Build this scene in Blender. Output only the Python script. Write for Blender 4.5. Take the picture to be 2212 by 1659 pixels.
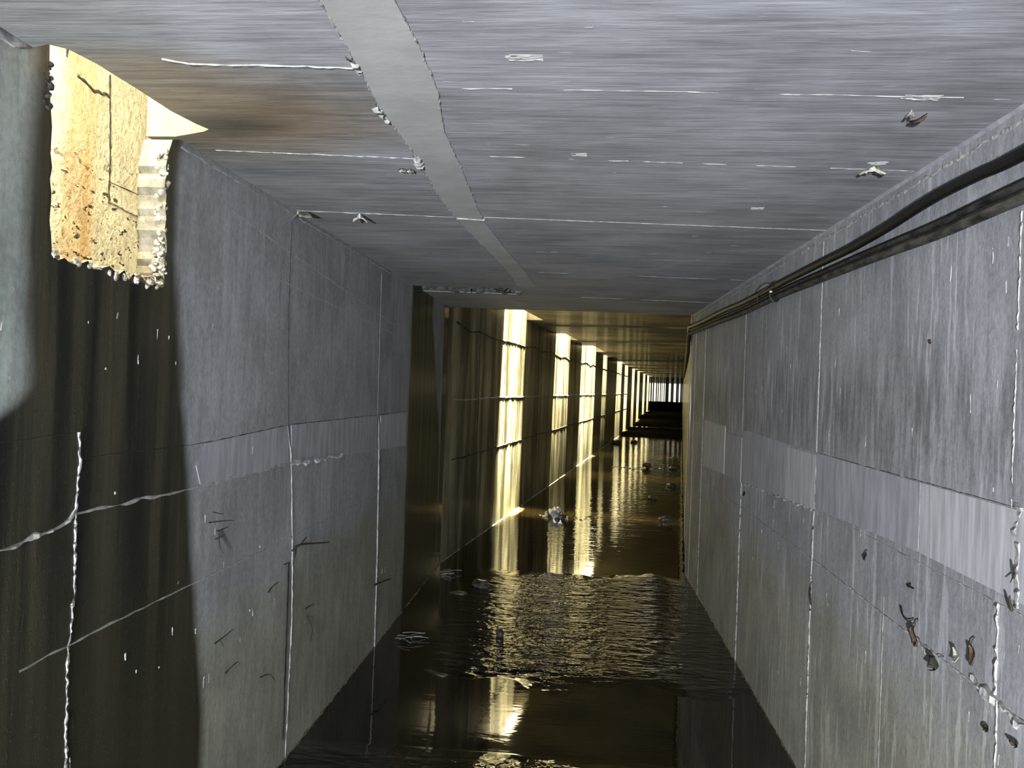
import bpy, bmesh, math, random
from mathutils import Vector, Matrix, noise
random.seed(7)
S = bpy.context.scene
for o in list(bpy.data.objects): bpy.data.objects.remove(o)
COL = S.collection

# ---------------------------------------------------------------- camera
F = 1661.0
YAW, PIT, ROL = math.atan(144.2 / F), math.radians(0.12), math.radians(2.0)
CP = Vector((0, 0, 1.65))
fw = Vector((-math.sin(YAW) * math.cos(PIT), math.cos(YAW) * math.cos(PIT), math.sin(PIT)))
r0 = Vector((math.cos(YAW), math.sin(YAW), 0)); u0 = r0.cross(fw)
rt = r0 * math.cos(ROL) + u0 * math.sin(ROL)
up = u0 * math.cos(ROL) - r0 * math.sin(ROL)
cam = bpy.data.cameras.new('camera'); cam.sensor_width = 36; cam.lens = F / 2212 * 36
cam.clip_end = 400; cam.clip_start = 0.02
co = bpy.data.objects.new('camera', cam); COL.objects.link(co)
co.matrix_world = Matrix(((rt.x, up.x, -fw.x, CP.x), (rt.y, up.y, -fw.y, CP.y), (rt.z, up.z, -fw.z, CP.z), (0, 0, 0, 1)))
S.camera = co

# ---------------------------------------------------------------- sky, sun, lamps, exposure
S.view_settings.view_transform = 'Standard'; S.view_settings.look = 'None'
S.view_settings.gamma = 1; S.view_settings.exposure = 0.0; S.view_settings.use_curve_mapping = False
SUN_COL = (1.0, 0.89, 0.52)
w = bpy.data.worlds.new('sky'); S.world = w; w.use_nodes = True
w.node_tree.nodes['Background'].inputs[0].default_value = (1.0, 0.90, 0.62, 1)
w.node_tree.nodes['Background'].inputs[1].default_value = 2.2
BEND = math.radians(7.5); CB, SB = math.cos(BEND), math.sin(BEND)
def T(X, Y, z=0.0):                       # point in the frame of the far stretch of the tunnel
    return Vector((X * CB + Y * SB, -X * SB + Y * CB, z))
sun = bpy.data.lights.new('sun', 'SUN'); sun.energy = 600; sun.angle = math.radians(5.0); sun.color = SUN_COL
so = bpy.data.objects.new('sun', sun); COL.objects.link(so)
sd = (T(-math.sin(math.radians(4.8)), -.07) + Vector((0, 0, -math.cos(math.radians(4.8))))).normalized()
so.rotation_euler = sd.to_track_quat('-Z', 'Y').to_euler(); so.location = (0, 10, 12)
# added fill lamp behind the viewer, set back for gentler falloff than a flash
sp = bpy.data.lights.new('near_fill_light', 'SPOT'); sp.energy = 2050; sp.color = (0.92, 0.95, 1.0)
sp.spot_size = math.radians(100); sp.spot_blend = 1.0; sp.shadow_soft_size = 0.06
spo = bpy.data.objects.new('near_fill_light', sp); COL.objects.link(spo); spo.location = (-0.5, -2.6, 1.25)
spo.rotation_euler = (Vector((0.45, 3.0, 1.95)) - spo.location).to_track_quat('-Z', 'Y').to_euler()
S.cycles.use_denoising = True
S.cycles.max_bounces = 8; S.cycles.diffuse_bounces = 3; S.cycles.glossy_bounces = 4
S.cycles.sample_clamp_indirect = 6.0
S.cycles.caustics_reflective = False; S.cycles.caustics_refractive = False

# ---------------------------------------------------------------- node helpers
class G:
    def __init__(s, name, coord='Object'):
        s.m = bpy.data.materials.new(name); s.m.use_nodes = True; s.t = s.m.node_tree
        s.b = s.t.nodes['Principled BSDF']
        tc = s.t.nodes.new('ShaderNodeTexCoord'); s.P = tc.outputs[coord]
        sx = s.t.nodes.new('ShaderNodeSeparateXYZ'); s.t.links.new(s.P, sx.inputs[0])
        s.x, s.y, s.z = sx.outputs
    def put(s, sock, v):
        if isinstance(v, bpy.types.NodeSocket): s.t.links.new(v, sock)
        elif isinstance(v, (tuple, list)) and len(v) == 3 and sock.type == 'RGBA': sock.default_value = (*v, 1)
        else: sock.default_value = v
    def M(s, op, a, b=0.0, c=0.0, clamp=False):
        n = s.t.nodes.new('ShaderNodeMath'); n.operation = op; n.use_clamp = clamp
        s.put(n.inputs[0], a); s.put(n.inputs[1], b)
        if op in ('MULTIPLY_ADD', 'SMOOTH_MIN', 'SMOOTH_MAX', 'COMPARE'): s.put(n.inputs[2], c)
        return n.outputs[0]
    def add(s, a, b): return s.M('ADD', a, b)
    def mul(s, a, b): return s.M('MULTIPLY', a, b)
    def sub(s, a, b): return s.M('SUBTRACT', a, b)
    def map(s, v, a, b, c=0.0, d=1.0, smooth=True):
        n = s.t.nodes.new('ShaderNodeMapRange'); n.interpolation_type = 'SMOOTHSTEP' if smooth else 'LINEAR'
        s.put(n.inputs[0], v); s.put(n.inputs[1], a); s.put(n.inputs[2], b); s.put(n.inputs[3], c); s.put(n.inputs[4], d)
        return n.outputs[0]
    def vec(s, x, y, z):
        n = s.t.nodes.new('ShaderNodeCombineXYZ')
        for i, v in enumerate((x, y, z)): s.put(n.inputs[i], v)
        return n.outputs[0]
    def scl(s, sx, sy, sz, off=0.0):
        n = s.t.nodes.new('ShaderNodeMapping'); s.put(n.inputs[0], s.P)
        n.inputs['Scale'].default_value = (sx, sy, sz); n.inputs['Location'].default_value = (off, off * 1.3, off * .7)
        return n.outputs[0]
    def noise(s, v, scale=1.0, detail=4, rough=.55, dist=0.0):
        n = s.t.nodes.new('ShaderNodeTexNoise'); s.put(n.inputs['Vector'], v); n.inputs['Scale'].default_value = scale
        n.inputs['Detail'].default_value = detail; n.inputs['Roughness'].default_value = rough; n.inputs['Distortion'].default_value = dist
        return n.outputs[0]
    def voro(s, v, scale=1.0):
        n = s.t.nodes.new('ShaderNodeTexVoronoi'); s.put(n.inputs['Vector'], v); n.inputs['Scale'].default_value = scale
        return n.outputs[0]
    def mix(s, f, a, b):
        n = s.t.nodes.new('ShaderNodeMix'); n.data_type = 'RGBA'
        s.put(n.inputs[0], f); s.put(n.inputs[6], a); s.put(n.inputs[7], b); return n.outputs[2]
    def mulc(s, a, v):
        n = s.t.nodes.new('ShaderNodeVectorMath'); n.operation = 'SCALE'; s.put(n.inputs[0], a); s.put(n.inputs[3], v); return n.outputs[0]
    def box(s, v, a, b, e):                     # 1 inside a..b with soft edge e
        return s.mul(s.map(v, a - e, a + e), s.map(v, b - e, b + e, 1.0, 0.0))
    def bump(s, h, strength=.5, dist=.01, nrm=None):
        n = s.t.nodes.new('ShaderNodeBump'); n.inputs['Strength'].default_value = strength; n.inputs['Distance'].default_value = dist
        s.put(n.inputs['Height'], h)
        if nrm: s.put(n.inputs['Normal'], nrm)
        return n.outputs[0]
    def out(s, col, rough=.8, nrm=None, spec=.3, coat=0.0, metal=0.0):
        s.put(s.b.inputs['Base Color'], col); s.put(s.b.inputs['Roughness'], rough)
        s.put(s.b.inputs['Specular IOR Level'], spec); s.put(s.b.inputs['Coat Weight'], coat); s.b.inputs['Coat Roughness'].default_value = .12
        s.put(s.b.inputs['Metallic'], metal)
        if nrm: s.put(s.b.inputs['Normal'], nrm)
        return s.m

COOL, WARM = (0.345, 0.352, 0.370), (0.335, 0.330, 0.275)

def wall_mat(name, side):
    g = G(name)
    fine = g.noise(g.scl(1, 70, 45), 1, 5, .75)
    streak = g.noise(g.scl(1, 22, 3.2, 3.1), 1, 6, .7)
    blot = g.noise(g.scl(1, 2.2, 1.8, 9.0), 1, 5, .6, .6)
    speck = g.noise(g.scl(1, 90, 38, 5.0), 1, 2, .5)
    v = g.add(g.map(streak, .3, .7, .84, 1.10), g.map(fine, .3, .7, -.17, .17))
    v = g.mul(v, g.map(blot, .3, .7, .80, 1.15))
    low = g.map(g.add(g.z, g.mul(g.sub(blot, .5), .35)), .62, 1.02, 1.0, 0.0)
    col = g.mix(low, COOL, WARM)
    # pale lime drips
    dr = g.noise(g.scl(1, 30, 2.6, 14.0), 1, 3, .6)
    drm = g.mul(g.map(dr, .54, .60), g.map(g.noise(g.scl(1, 3, 1.2, 2.0), 1, 2), .42, .56))
    v = g.add(v, g.mul(drm, .46 if side == 'r' else .14))
    drs = g.mul(g.map(speck, .70, .75), .40); v = g.add(v, drs)
    if side == 'r':                       # darker laitance just above the pale band
        v = g.mul(v, g.sub(1.0, g.mul(g.box(g.z, 1.42, 1.75, .12), g.map(streak, .35, .6, .40, .05))))
    col = g.mulc(col, v)
    rough = .72
    coat = 0.0
    h = g.add(g.mul(fine, .4), g.add(g.mul(streak, .25), g.mul(drs, 1.2)))
    spk_sh = g.map(speck, .60, .68)
    if side == 'l':
        # wet stains under the inlets
        wob = g.mul(g.sub(g.noise(g.scl(1, 4, 2.0, 1.0), 1, 3), .5), .10)
        yy = g.add(g.y, wob)
        edge_r = g.map(g.z, .55, 2.0, 2.47, 2.20, False)
        edge_l = g.map(g.z, 1.40, 1.62, 1.25, 1.575)
        m1 = g.mul(g.map(g.sub(yy, edge_r), -.035, .035, 1, 0), g.map(g.sub(yy, edge_l), -.035, .05, 0, 1))
        m2 = g.mul(g.map(yy, 5.40, 5.47), g.map(g.sub(yy, g.map(g.z, 1.1, 2.2, .55, 0.0, False)), 6.15, 6.25, 1, 0))
        m3 = g.map(yy, 6.72, 6.80)
        wet = g.M('MAXIMUM', g.M('MAXIMUM', m1, m2), m3)
        ws = g.noise(g.scl(1, 12, .5, 20.0), 1, 4, .6)
        wc = g.mix(g.map(ws, .35, .7), (0.008, 0.008, 0.006), (0.075, 0.070, 0.044))
        wc = g.mix(g.map(g.z, .4, 1.5, .75, 0), wc, (0.040, 0.038, 0.020))
        # green film left of the inlet
        green = g.mul(g.map(g.y, 1.72, 1.5), g.map(g.z, 1.4, 1.6)); col = g.mix(g.mul(green, .6), col, g.mulc((.30, .335, .28), v))
        col = g.mix(wet, col, wc); coat = g.mul(wet, .22); rough = g.map(wet, 0, 1, .72, .62)
        h = g.add(h, g.mul(spk_sh, g.mul(wet, .5)))
    nrm = g.bump(h, .55, .006)
    return g.out(col, rough, nrm, .3, coat)

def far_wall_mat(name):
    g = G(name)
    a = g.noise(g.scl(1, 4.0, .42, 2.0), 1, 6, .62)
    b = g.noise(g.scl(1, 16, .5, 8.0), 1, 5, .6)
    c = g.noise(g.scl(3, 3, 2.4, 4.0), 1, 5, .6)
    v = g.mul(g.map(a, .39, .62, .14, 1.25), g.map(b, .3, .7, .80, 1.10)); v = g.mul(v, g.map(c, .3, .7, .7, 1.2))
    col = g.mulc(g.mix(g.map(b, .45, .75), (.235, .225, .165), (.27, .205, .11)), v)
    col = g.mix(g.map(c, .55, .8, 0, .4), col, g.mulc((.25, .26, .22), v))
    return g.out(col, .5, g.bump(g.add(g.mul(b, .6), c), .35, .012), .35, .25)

def ceil_mat(name, far=False):
    g = G(name)
    s1 = g.noise(g.scl(3.2, 26, 1, 3.0), 1, 6, .7)
    s2 = g.noise(g.scl(5, 90, 1, 7.0), 1, 4, .6)
    bl = g.noise(g.scl(1.7, 2.2, 1, 1.0), 1, 5, .6, .5)
    v = g.add(g.map(s1, .3, .7, .78, 1.12), g.map(s2, .3, .7, -.14, .14)); v = g.mul(v, g.map(bl, .3, .7, .78, 1.16))
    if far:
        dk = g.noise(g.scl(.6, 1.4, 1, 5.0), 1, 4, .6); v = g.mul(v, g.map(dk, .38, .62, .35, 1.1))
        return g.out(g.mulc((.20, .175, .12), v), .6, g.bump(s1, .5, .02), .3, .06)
    ln = g.mul(g.map(g.noise(g.scl(7, 55, 1, 31.0), 1, 2), .70, .74), .45)
    v = g.add(v, ln)
    col = g.mulc((.415, .422, .445), v)
    # rust / silt stain around the inlet bite and green grey to its left
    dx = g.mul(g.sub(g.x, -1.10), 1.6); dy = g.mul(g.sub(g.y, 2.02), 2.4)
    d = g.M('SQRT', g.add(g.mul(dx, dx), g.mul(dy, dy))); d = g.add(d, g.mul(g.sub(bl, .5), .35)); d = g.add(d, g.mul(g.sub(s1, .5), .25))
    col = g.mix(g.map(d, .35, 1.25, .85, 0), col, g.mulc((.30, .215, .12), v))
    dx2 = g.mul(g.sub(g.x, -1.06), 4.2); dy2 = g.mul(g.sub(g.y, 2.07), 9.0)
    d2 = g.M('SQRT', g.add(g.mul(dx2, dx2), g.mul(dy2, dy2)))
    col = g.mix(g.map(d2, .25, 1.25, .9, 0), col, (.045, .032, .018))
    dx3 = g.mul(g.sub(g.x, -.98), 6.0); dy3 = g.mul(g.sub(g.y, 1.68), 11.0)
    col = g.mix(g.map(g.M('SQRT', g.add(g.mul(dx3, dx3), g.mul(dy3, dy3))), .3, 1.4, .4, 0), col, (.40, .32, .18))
    col = g.mix(g.map(g.x, -.75, -1.1, 0, .35), col, g.mulc((.30, .31, .25), v))
    return g.out(col, .7, g.bump(g.add(s1, g.mul(s2, .4)), .45, .004), .3)

def simple(name, col, rough=.8, vary=.3, scale=12, bumpd=.004, spec=.3, coat=0.0, stretch=(1, 1, 1)):
    g = G(name)
    n = g.noise(g.scl(*[scale * k for k in stretch]), 1, 5, .6)
    return g.out(g.mulc(col, g.map(n, .3, .7, 1 - vary, 1 + vary)), rough, g.bump(n, .6, bumpd), spec, coat)

M_WR = wall_mat('cast_concrete_right', 'r'); M_WL = wall_mat('cast_concrete_left', 'l')
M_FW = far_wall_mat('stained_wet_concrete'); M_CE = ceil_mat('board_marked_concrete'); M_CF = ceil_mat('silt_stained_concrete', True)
M_BAND = simple('smooth_pale_concrete', (.49, .50, .52), .7, .22, 9, .002, stretch=(1, 4, .4))
M_BAND_D = simple('smooth_dull_concrete', (.38, .39, .42), .7, .20, 9, .002, stretch=(1, 3, .5))
M_STRIP = simple('repair_mortar', (.50, .51, .49), .75, .10, 5, .003, stretch=(1, 1.5, 1))
M_LIME = simple('lime_seam', (.43, .43, .41), .7, .35, 40, .004)
M_SEAM = simple('concrete_seam', (.38, .38, .365), .75, .35, 30, .004)
M_DARK = simple('dark_crack', (.03, .03, .028), .8, .4, 30, .004)
M_RUBBER = simple('black_cable_sheath', (.010, .010, .011), .42, .3, 30, .001, spec=.25)
M_RUBBER_D = simple('dusty_cable_sheath', (.032, .031, .030), .6, .8, 45, .002, spec=.2, stretch=(1, .35, 1))
M_RUBBER_M = simple('silty_cable_sheath', (.060, .057, .050), .65, .7, 45, .002, spec=.15, stretch=(1, .35, 1))
M_LEAFB = simple('dead_leaf_brown', (.115, .075, .05), .8, .4, 60, .003)
M_LEAFD = simple('dead_leaf_dark', (.05, .042, .033), .8, .5, 60, .003)
M_LEAFP = simple('pale_flake', (.52, .50, .44), .8, .3, 60, .003)
M_TWIG = simple('twig_bark', (.055, .045, .035), .85, .4, 60, .002)
M_ROCK = simple('wet_stone', (.06, .055, .045), .28, .5, 20, .01, spec=.5, coat=.4)
M_ROCK2 = simple('broken_concrete', (.075, .075, .07), .85, .6, 30, .01)
M_DEB = simple('wet_plastic_scrap', (.55, .55, .52), .22, .6, 14, .01, spec=.5, coat=.5)
M_MUD = simple('dark_mud', (.010, .009, .007), .95, .5, 5, .02, spec=0.0)
M_PLAST = simple('nylon_tie', (.05, .05, .05), .35, .1, 10, .001)
M_BEAD = simple('pale_plastic', (.85, .85, .82), .3, .05, 10, .001)

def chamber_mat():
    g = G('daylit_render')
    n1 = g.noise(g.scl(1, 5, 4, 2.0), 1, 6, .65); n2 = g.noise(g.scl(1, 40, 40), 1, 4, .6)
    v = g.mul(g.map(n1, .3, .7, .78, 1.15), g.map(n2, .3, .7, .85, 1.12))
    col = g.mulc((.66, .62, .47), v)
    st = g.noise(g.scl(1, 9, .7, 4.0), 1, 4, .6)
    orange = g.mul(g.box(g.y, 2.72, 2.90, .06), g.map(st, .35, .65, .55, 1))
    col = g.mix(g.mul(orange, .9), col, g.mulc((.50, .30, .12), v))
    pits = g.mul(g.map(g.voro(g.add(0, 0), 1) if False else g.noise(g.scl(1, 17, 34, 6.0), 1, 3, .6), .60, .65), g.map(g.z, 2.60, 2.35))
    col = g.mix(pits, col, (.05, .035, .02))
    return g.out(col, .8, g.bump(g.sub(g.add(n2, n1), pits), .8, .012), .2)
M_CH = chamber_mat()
M_JAMB = simple('weathered_jamb', (.20, .185, .14), .85, .35, 30, .008)
M_AGG = simple('broken_aggregate', (.46, .42, .34), .8, .7, 60, .02)

def water_mat():
    g = G('murky_water')
    wob = g.noise(g.scl(1.1, .5, 1, 3.0), 1, 3)
    # shallow silt bands, with daylight pools under the inlets painted into the colour
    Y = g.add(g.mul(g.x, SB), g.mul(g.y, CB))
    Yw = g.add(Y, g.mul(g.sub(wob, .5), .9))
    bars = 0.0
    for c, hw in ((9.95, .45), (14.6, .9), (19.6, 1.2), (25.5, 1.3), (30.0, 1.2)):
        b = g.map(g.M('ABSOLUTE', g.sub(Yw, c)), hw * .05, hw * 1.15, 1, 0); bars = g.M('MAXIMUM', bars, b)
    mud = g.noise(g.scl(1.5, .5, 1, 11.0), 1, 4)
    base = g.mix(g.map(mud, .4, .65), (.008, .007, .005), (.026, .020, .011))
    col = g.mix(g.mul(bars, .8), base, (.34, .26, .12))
    # ripples
    yb = g.add(g.y, g.mul(g.sub(g.noise(g.scl(2.0, 1.0, 1, 1.0), 1, 2), .5), .8))
    riff = g.mul(g.box(yb, 4.35, 6.75, .12), g.map(g.x, -.95, -.35)); riff = g.mul(riff, g.map(g.x, .95, .25, .25, 1))
    near = g.mul(g.map(g.y, 3.45, 3.30), .35)
    far = g.mul(g.map(g.y, 6.9, 9.0), .06)
    amp = g.add(g.add(riff, .012), g.add(near, far))
    n1 = g.noise(g.scl(3.4, 10.0, 1, 2.0), 1, 3, .5, 1.2)
    n2 = g.noise(g.scl(11.0, 26.0, 1, 6.0), 1, 2, .5, .5)
    h = g.mul(g.add(n1, g.mul(n2, .35)), amp)
    nrm = g.bump(h, 1.0, .040)
    return g.out(col, .035, nrm, .5)
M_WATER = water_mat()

# ---------------------------------------------------------------- mesh helpers
def link(name, bm, mat, parent=None, smooth=False):
    bmesh.ops.recalc_face_normals(bm, faces=bm.faces)
    me = bpy.data.meshes.new(name); bm.to_mesh(me); bm.free(); me.materials.append(mat)
    if smooth:
        for p in me.polygons: p.use_smooth = True
    o = bpy.data.objects.new(name, me); COL.objects.link(o)
    if parent: o.parent = parent
    return o
def struct(o, kind='structure'): o['kind'] = kind; return o
def tag(o, label, cat, group=None):
    o['label'] = label; o['category'] = cat
    if group: o['group'] = group
    return o
def recentre(o, p):                       # put the origin of a thing at its base point, keeping it in place
    p = Vector(p)
    o.data.transform(Matrix.Translation(-p)); o.location = p
    return o
def prism(bm, base, vec):
    vec = Vector(vec)
    a = [bm.verts.new(p) for p in base]; b = [bm.verts.new(Vector(p) + vec) for p in base]
    n = len(a)
    bm.faces.new(a); bm.faces.new(b[::-1])
    for i in range(n): bm.faces.new((a[i], b[i], b[(i + 1) % n], a[(i + 1) % n]))
def jag(p, q, n, amp, rnd=random):
    p, q = Vector(p), Vector(q); d = (q - p); nrm = Vector((-d.y, d.x)).normalized()
    return [tuple(p + d * (i / n) + nrm * rnd.uniform(-amp, amp)) for i in range(1, n)]
def resample(pts, step):
    out = [Vector(pts[0])]
    for a, b in zip(pts, pts[1:]):
        a, b = Vector(a), Vector(b); n = max(1, int((b - a).length / step))
        out += [a + (b - a) * (i / n) for i in range(1, n + 1)]
    return out
HS = .55
def ridge(name, pts, nrm, wdt, hgt, mat, parent, step=.02, jit=.35, gaps=0.0, sink=.002):
    """rough bead following pts on a surface with normal nrm"""
    bm = bmesh.new(); nrm = Vector(nrm).normalized(); P = resample(pts, step); prev = None
    sd_ = random.random() * 50
    for i, p in enumerate(P):
        d = (P[min(i + 1, len(P) - 1)] - P[max(i - 1, 0)]).normalized(); s = d.cross(nrm).normalized()
        k = 1 + jit * 2 * noise.noise(Vector((i * .37, sd_, 0))); k2 = min(1.7, max(.12, 1 + jit * 2 * noise.noise(Vector((i * .61, sd_, 5)))))
        off = s * wdt * jit * noise.noise(Vector((i * .21, sd_, 9)))
        if gaps and noise.noise(Vector((i * .13, sd_, 19))) < -1 + gaps * 1.6: prev = None; continue
        ring = [bm.verts.new(p + off - s * wdt * .5 * k - nrm * sink), bm.verts.new(p + off - s * wdt * .25 * k + nrm * hgt * k2 * HS),
                bm.verts.new(p + off + s * wdt * .25 * k + nrm * hgt * k2 * HS), bm.verts.new(p + off + s * wdt * .5 * k - nrm * sink)]
        if prev:
            for j in range(3): bm.faces.new((prev[j], prev[j + 1], ring[j + 1], ring[j]))
        prev = ring
    return link(name, bm, mat, parent)
def slab(name, poly, vec, mat, parent=None):
    bm = bmesh.new(); prism(bm, poly, vec); return link(name, bm, mat, parent)
def tube(bm, pts, rad, seg=12, caps=True, wob=0.0):
    P = [Vector(p) for p in pts]; rings = []
    for i, p in enumerate(P):
        d = (P[min(i + 1, len(P) - 1)] - P[max(i - 1, 0)]).normalized()
        ref = Vector((0, 0, 1)) if abs(d.z) < .9 else Vector((1, 0, 0))
        a = d.cross(ref).normalized(); b = a.cross(d)
        r = rad[i] if isinstance(rad, (list, tuple)) else rad
        ring = []
        for k in range(seg):
            t = 2 * math.pi * k / seg; rr = r * (1 + wob * noise.noise(Vector((i * .5, k * .8, r * 100))))
            ring.append(bm.verts.new(p + a * math.cos(t) * rr + b * math.sin(t) * rr))
        rings.append(ring)
    for A, B in zip(rings, rings[1:]):
        for k in range(seg): bm.faces.new((A[k], A[(k + 1) % seg], B[(k + 1) % seg], B[k]))
    if caps: bm.faces.new(rings[0]); bm.faces.new(rings[-1][::-1])
def spline(pts, n=8):
    P = [Vector(p) for p in pts]; P = [P[0]] + P + [P[-1]]; out = []
    for i in range(1, len(P) - 2):
        for k in range(n):
            t = k / n; a, b, c, d = P[i - 1], P[i], P[i + 1], P[i + 2]
            out.append(.5 * ((2 * b) + (c - a) * t + (2 * a - 5 * b + 4 * c - d) * t * t + (3 * b - a - 3 * c + d) * t ** 3))
    out.append(P[-2]); return out

XR, XL, ZC, ZF = 1.02, -1.21, 2.35, 2.56
BL = Vector((-1.21, 6.98)); BR = Vector((1.02, 7.13))
TH = .22; TL = .085
# ---------------------------------------------------------------- setting: near stretch
# left wall in (y, z) with the broken curb inlet at y 1.64..2.14
prof = [(-7, -.3), (-7, 2.5), (1.625, 2.5), (1.63, 2.30), (1.645, 2.2)]
prof += jag((1.645, 2.2), (1.655, 1.93), 9, .006) + [(1.66, 1.915)]
prof += jag((1.66, 1.915), (2.135, 1.905), 22, .012) + [(2.14, 1.90)]
prof += jag((2.14, 1.90), (2.125, 2.27), 18, .010) + [(2.14, 2.30), (2.155, 2.335), (2.20, 2.349), (2.24, 2.5), (6.98, 2.5), (6.98, -.3)]
wl = struct(slab('wall_left', [(XL, y, z) for y, z in prof], (-TL, 0, 0), M_WL))
def recolour_broken():
    wl.data.materials.append(M_JAMB)
    for p in wl.data.polygons:
        if abs(p.normal.x) < .5 and p.center.z > 1.85 and 1.6 < p.center.y < 2.3: p.material_index = 1
recolour_broken()
wr = struct(slab('wall_right', [(XR, -7, -.3), (XR, -7, 2.5), (XR, 7.13, 2.5), (XR, 7.13, -.3)], (TH, 0, 0), M_WR))
struct(slab('wall_sky_stop', [(-1.5, -7, -.3), (1.3, -7, -.3), (1.3, -7, 2.6), (-1.5, -7, 2.6)], (0, -.2, 0), M_WR))  # added unseen end wall, closes the tunnel against sky light
# ceiling: a slab with the bite beside the inlet; the recess at y 5.5 is cut in its underside
bite = [(XL, 1.575), (-1.165, 1.56), (-1.135, 1.585), (-1.12, 1.66), (-1.112, 1.80), (-1.108, 1.96), (-1.09, 2.06), (-1.075, 2.105), (-1.10, 2.125), (-1.16, 2.15), (XL, 2.17)]
c1 = [(-1.30, -7), (-1.30, 1.575)] + bite + [(-1.30, 2.17), (-1.30, 5.50), (1.3, 5.50), (1.3, -7)]
bm = bmesh.new(); prism(bm, [(x, y, ZC) for x, y in c1], (0, 0, .22))
# around the recess
prism(bm, [(-.52, 5.50, ZC), (1.3, 5.50, ZC), (1.3, 5.86, ZC), (-.47, 5.86, ZC), (-.50, 5.78, ZC), (-.44, 5.70, ZC), (-.53, 5.60, ZC)], (0, 0, .22))
edge = jag((-1.21, 5.80), (-.47, 5.86), 16, .02)
prism(bm, [(-1.45, 5.80, ZC)] + [(x, y, ZC) for x, y in edge] + [(-.47, 5.86, ZC), (1.3, 5.86, ZC), (1.3, 7.16, ZC), (XR, 7.13, ZC), (.3, 7.06, ZC), (-.5, 7.04, ZC), (XL, 6.98, ZC), (-1.45, 6.98, ZC)], (0, 0, .22))
ce = struct(link('ceiling', bm, M_CE))
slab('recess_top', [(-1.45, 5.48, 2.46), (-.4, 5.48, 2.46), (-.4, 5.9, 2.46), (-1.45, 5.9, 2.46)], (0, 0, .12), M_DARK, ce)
bm = bmesh.new()                                   # ragged broken concrete at the far lip of the recess
for i in range(110):
    x = -1.13 + i * .0062; c = Vector((x, 5.83 + random.uniform(-.02, .01), ZC + .012 + random.uniform(0, .075)))
    r = bmesh.ops.create_icosphere(bm, subdivisions=1, radius=random.uniform(.014, .026), matrix=Matrix.Translation(c))
    for v in r['verts']: v.co += noise.noise_vector(v.co * 35) * .014
prism(bm, [(-1.21, 5.76, ZC + .004)] + [(x, y - .03, ZC + .004) for x, y in edge] + [(-.48, 5.83, ZC + .004), (-.48, 5.9, ZC + .004), (-1.21, 5.86, ZC + .004)], (0, 0, .10))
link('broken_edge', bm, M_ROCK2, ce)
# repair strip along the ceiling
lft = [(-.48, -1.0), (-.50, 1.38), (-.515, 1.67), (-.53, 1.95), (-.525, 2.36), (-.545, 2.8), (-.54, 3.2), (-.50, 3.9), (-.47, 4.4), (-.45, 4.97), (-.46, 5.4)]
rgt = [(-.33, -1.0), (-.36, 1.38), (-.355, 1.6), (-.36, 1.8), (-.395, 2.1), (-.405, 2.5), (-.42, 2.9), (-.43, 3.2), (-.40, 3.9), (-.36, 4.5), (-.34, 4.97), (-.31, 5.4)]
slab('repair_strip', [(x, y, ZC + .002) for x, y in lft] + [(x, y, ZC + .002) for x, y in rgt[::-1]], (0, 0, -.005), M_STRIP, ce)
D = (0, 0, -1)
ridge('seam', [(x, y, ZC) for x, y in lft[1:8]], D, .006, .007, M_SEAM, ce, .012, .9)
ridge('seam', [(x, y, ZC) for x, y in lft[7:]], D, .006, .004, M_DARK, ce, .02, .5)
for a, b in (((-.525, 1.72), (-.513, 1.62)), ((-.533, 2.02), (-.53, 1.9)), ((-.53, 2.45), (-.527, 2.33))):
    ridge('mortar_drip', [(*a, ZC), (*b, ZC)], D, .022, .014, M_SEAM, ce, .008, .9)
ridge('seam', [(x, y, ZC) for x, y in rgt[1:8]], D, .005, .005, M_LIME, ce, .012, .9, .25)
ridge('seam', [(-.95, 1.635, ZC), (-.90, 1.66, ZC), (-.52, 1.685, ZC)], D, .007, .004, M_LIME, ce, .012, .6)
ridge('seam', [(-.36, 1.80, ZC), (.2, 1.82, ZC), (1.0, 1.86, ZC)], D, .004, .002, M_LIME, ce, .02, .9, .5)
ridge('seam', [(-1.2, 3.12, ZC), (-.54, 3.20, ZC)], D, .005, .003, M_LIME, ce, .02, .6, .2)
ridge('seam', [(-.42, 3.19, ZC), (1.02, 3.34, ZC)], D, .005, .003, M_LIME, ce, .03, .3)
ridge('seam', [(-1.15, 2.30, ZC), (-.53, 2.37, ZC)], D, .006, .003, M_LIME, ce, .012, .9, .45)
ridge('seam', [(-.52, 2.33, ZC), (-.40, 2.33, ZC)], D, .006, .003, M_SEAM, ce, .02, .4)
ridge('seam', [(-.4, 2.33, ZC), (1.0, 2.45, ZC)], D, .005, .002, M_LIME, ce, .015, .9, .55)
ridge('seam', [(-.3, 4.70, ZC), (1.0, 4.85, ZC)], D, .008, .002, M_LIME, ce, .03, .6, .55)
ridge('seam', [(0, 5.95, ZC), (1.0, 6.1, ZC)], D, .010, .003, M_LIME, ce, .03, .6, .55)
ridge('seam', [(-.45, 5.0, ZC), (-.34, 5.0, ZC)], D, .012, .003, M_LIME, ce, .02, .4)
ridge('seam', [(-.48, 4.2, ZC), (-.38, 4.22, ZC)], D, .012, .003, M_DARK, ce, .02, .4)
for i in range(20):
    x, y = random.uniform(-.3, .95), random.uniform(1.4, 4.5); l = random.uniform(.01, .05)
    ridge('board_mark', [(x, y, ZC), (x + l, y + l * .05, ZC)], D, .003, .001, M_SEAM, ce, .008, .8)
for (x, y, l) in ((-.20, 1.62, .10), (.72, 1.84, .09), (.82, 2.36, .07), (.62, 2.95, .05), (-.05, 2.3, .05)):
    for k in range(5): ridge('board_mark', [(x + random.uniform(0, l * .4), y + k * .006, ZC), (x + l, y + k * .007, ZC)], D, .004, .002, M_LIME, ce, .008, .9)
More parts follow.
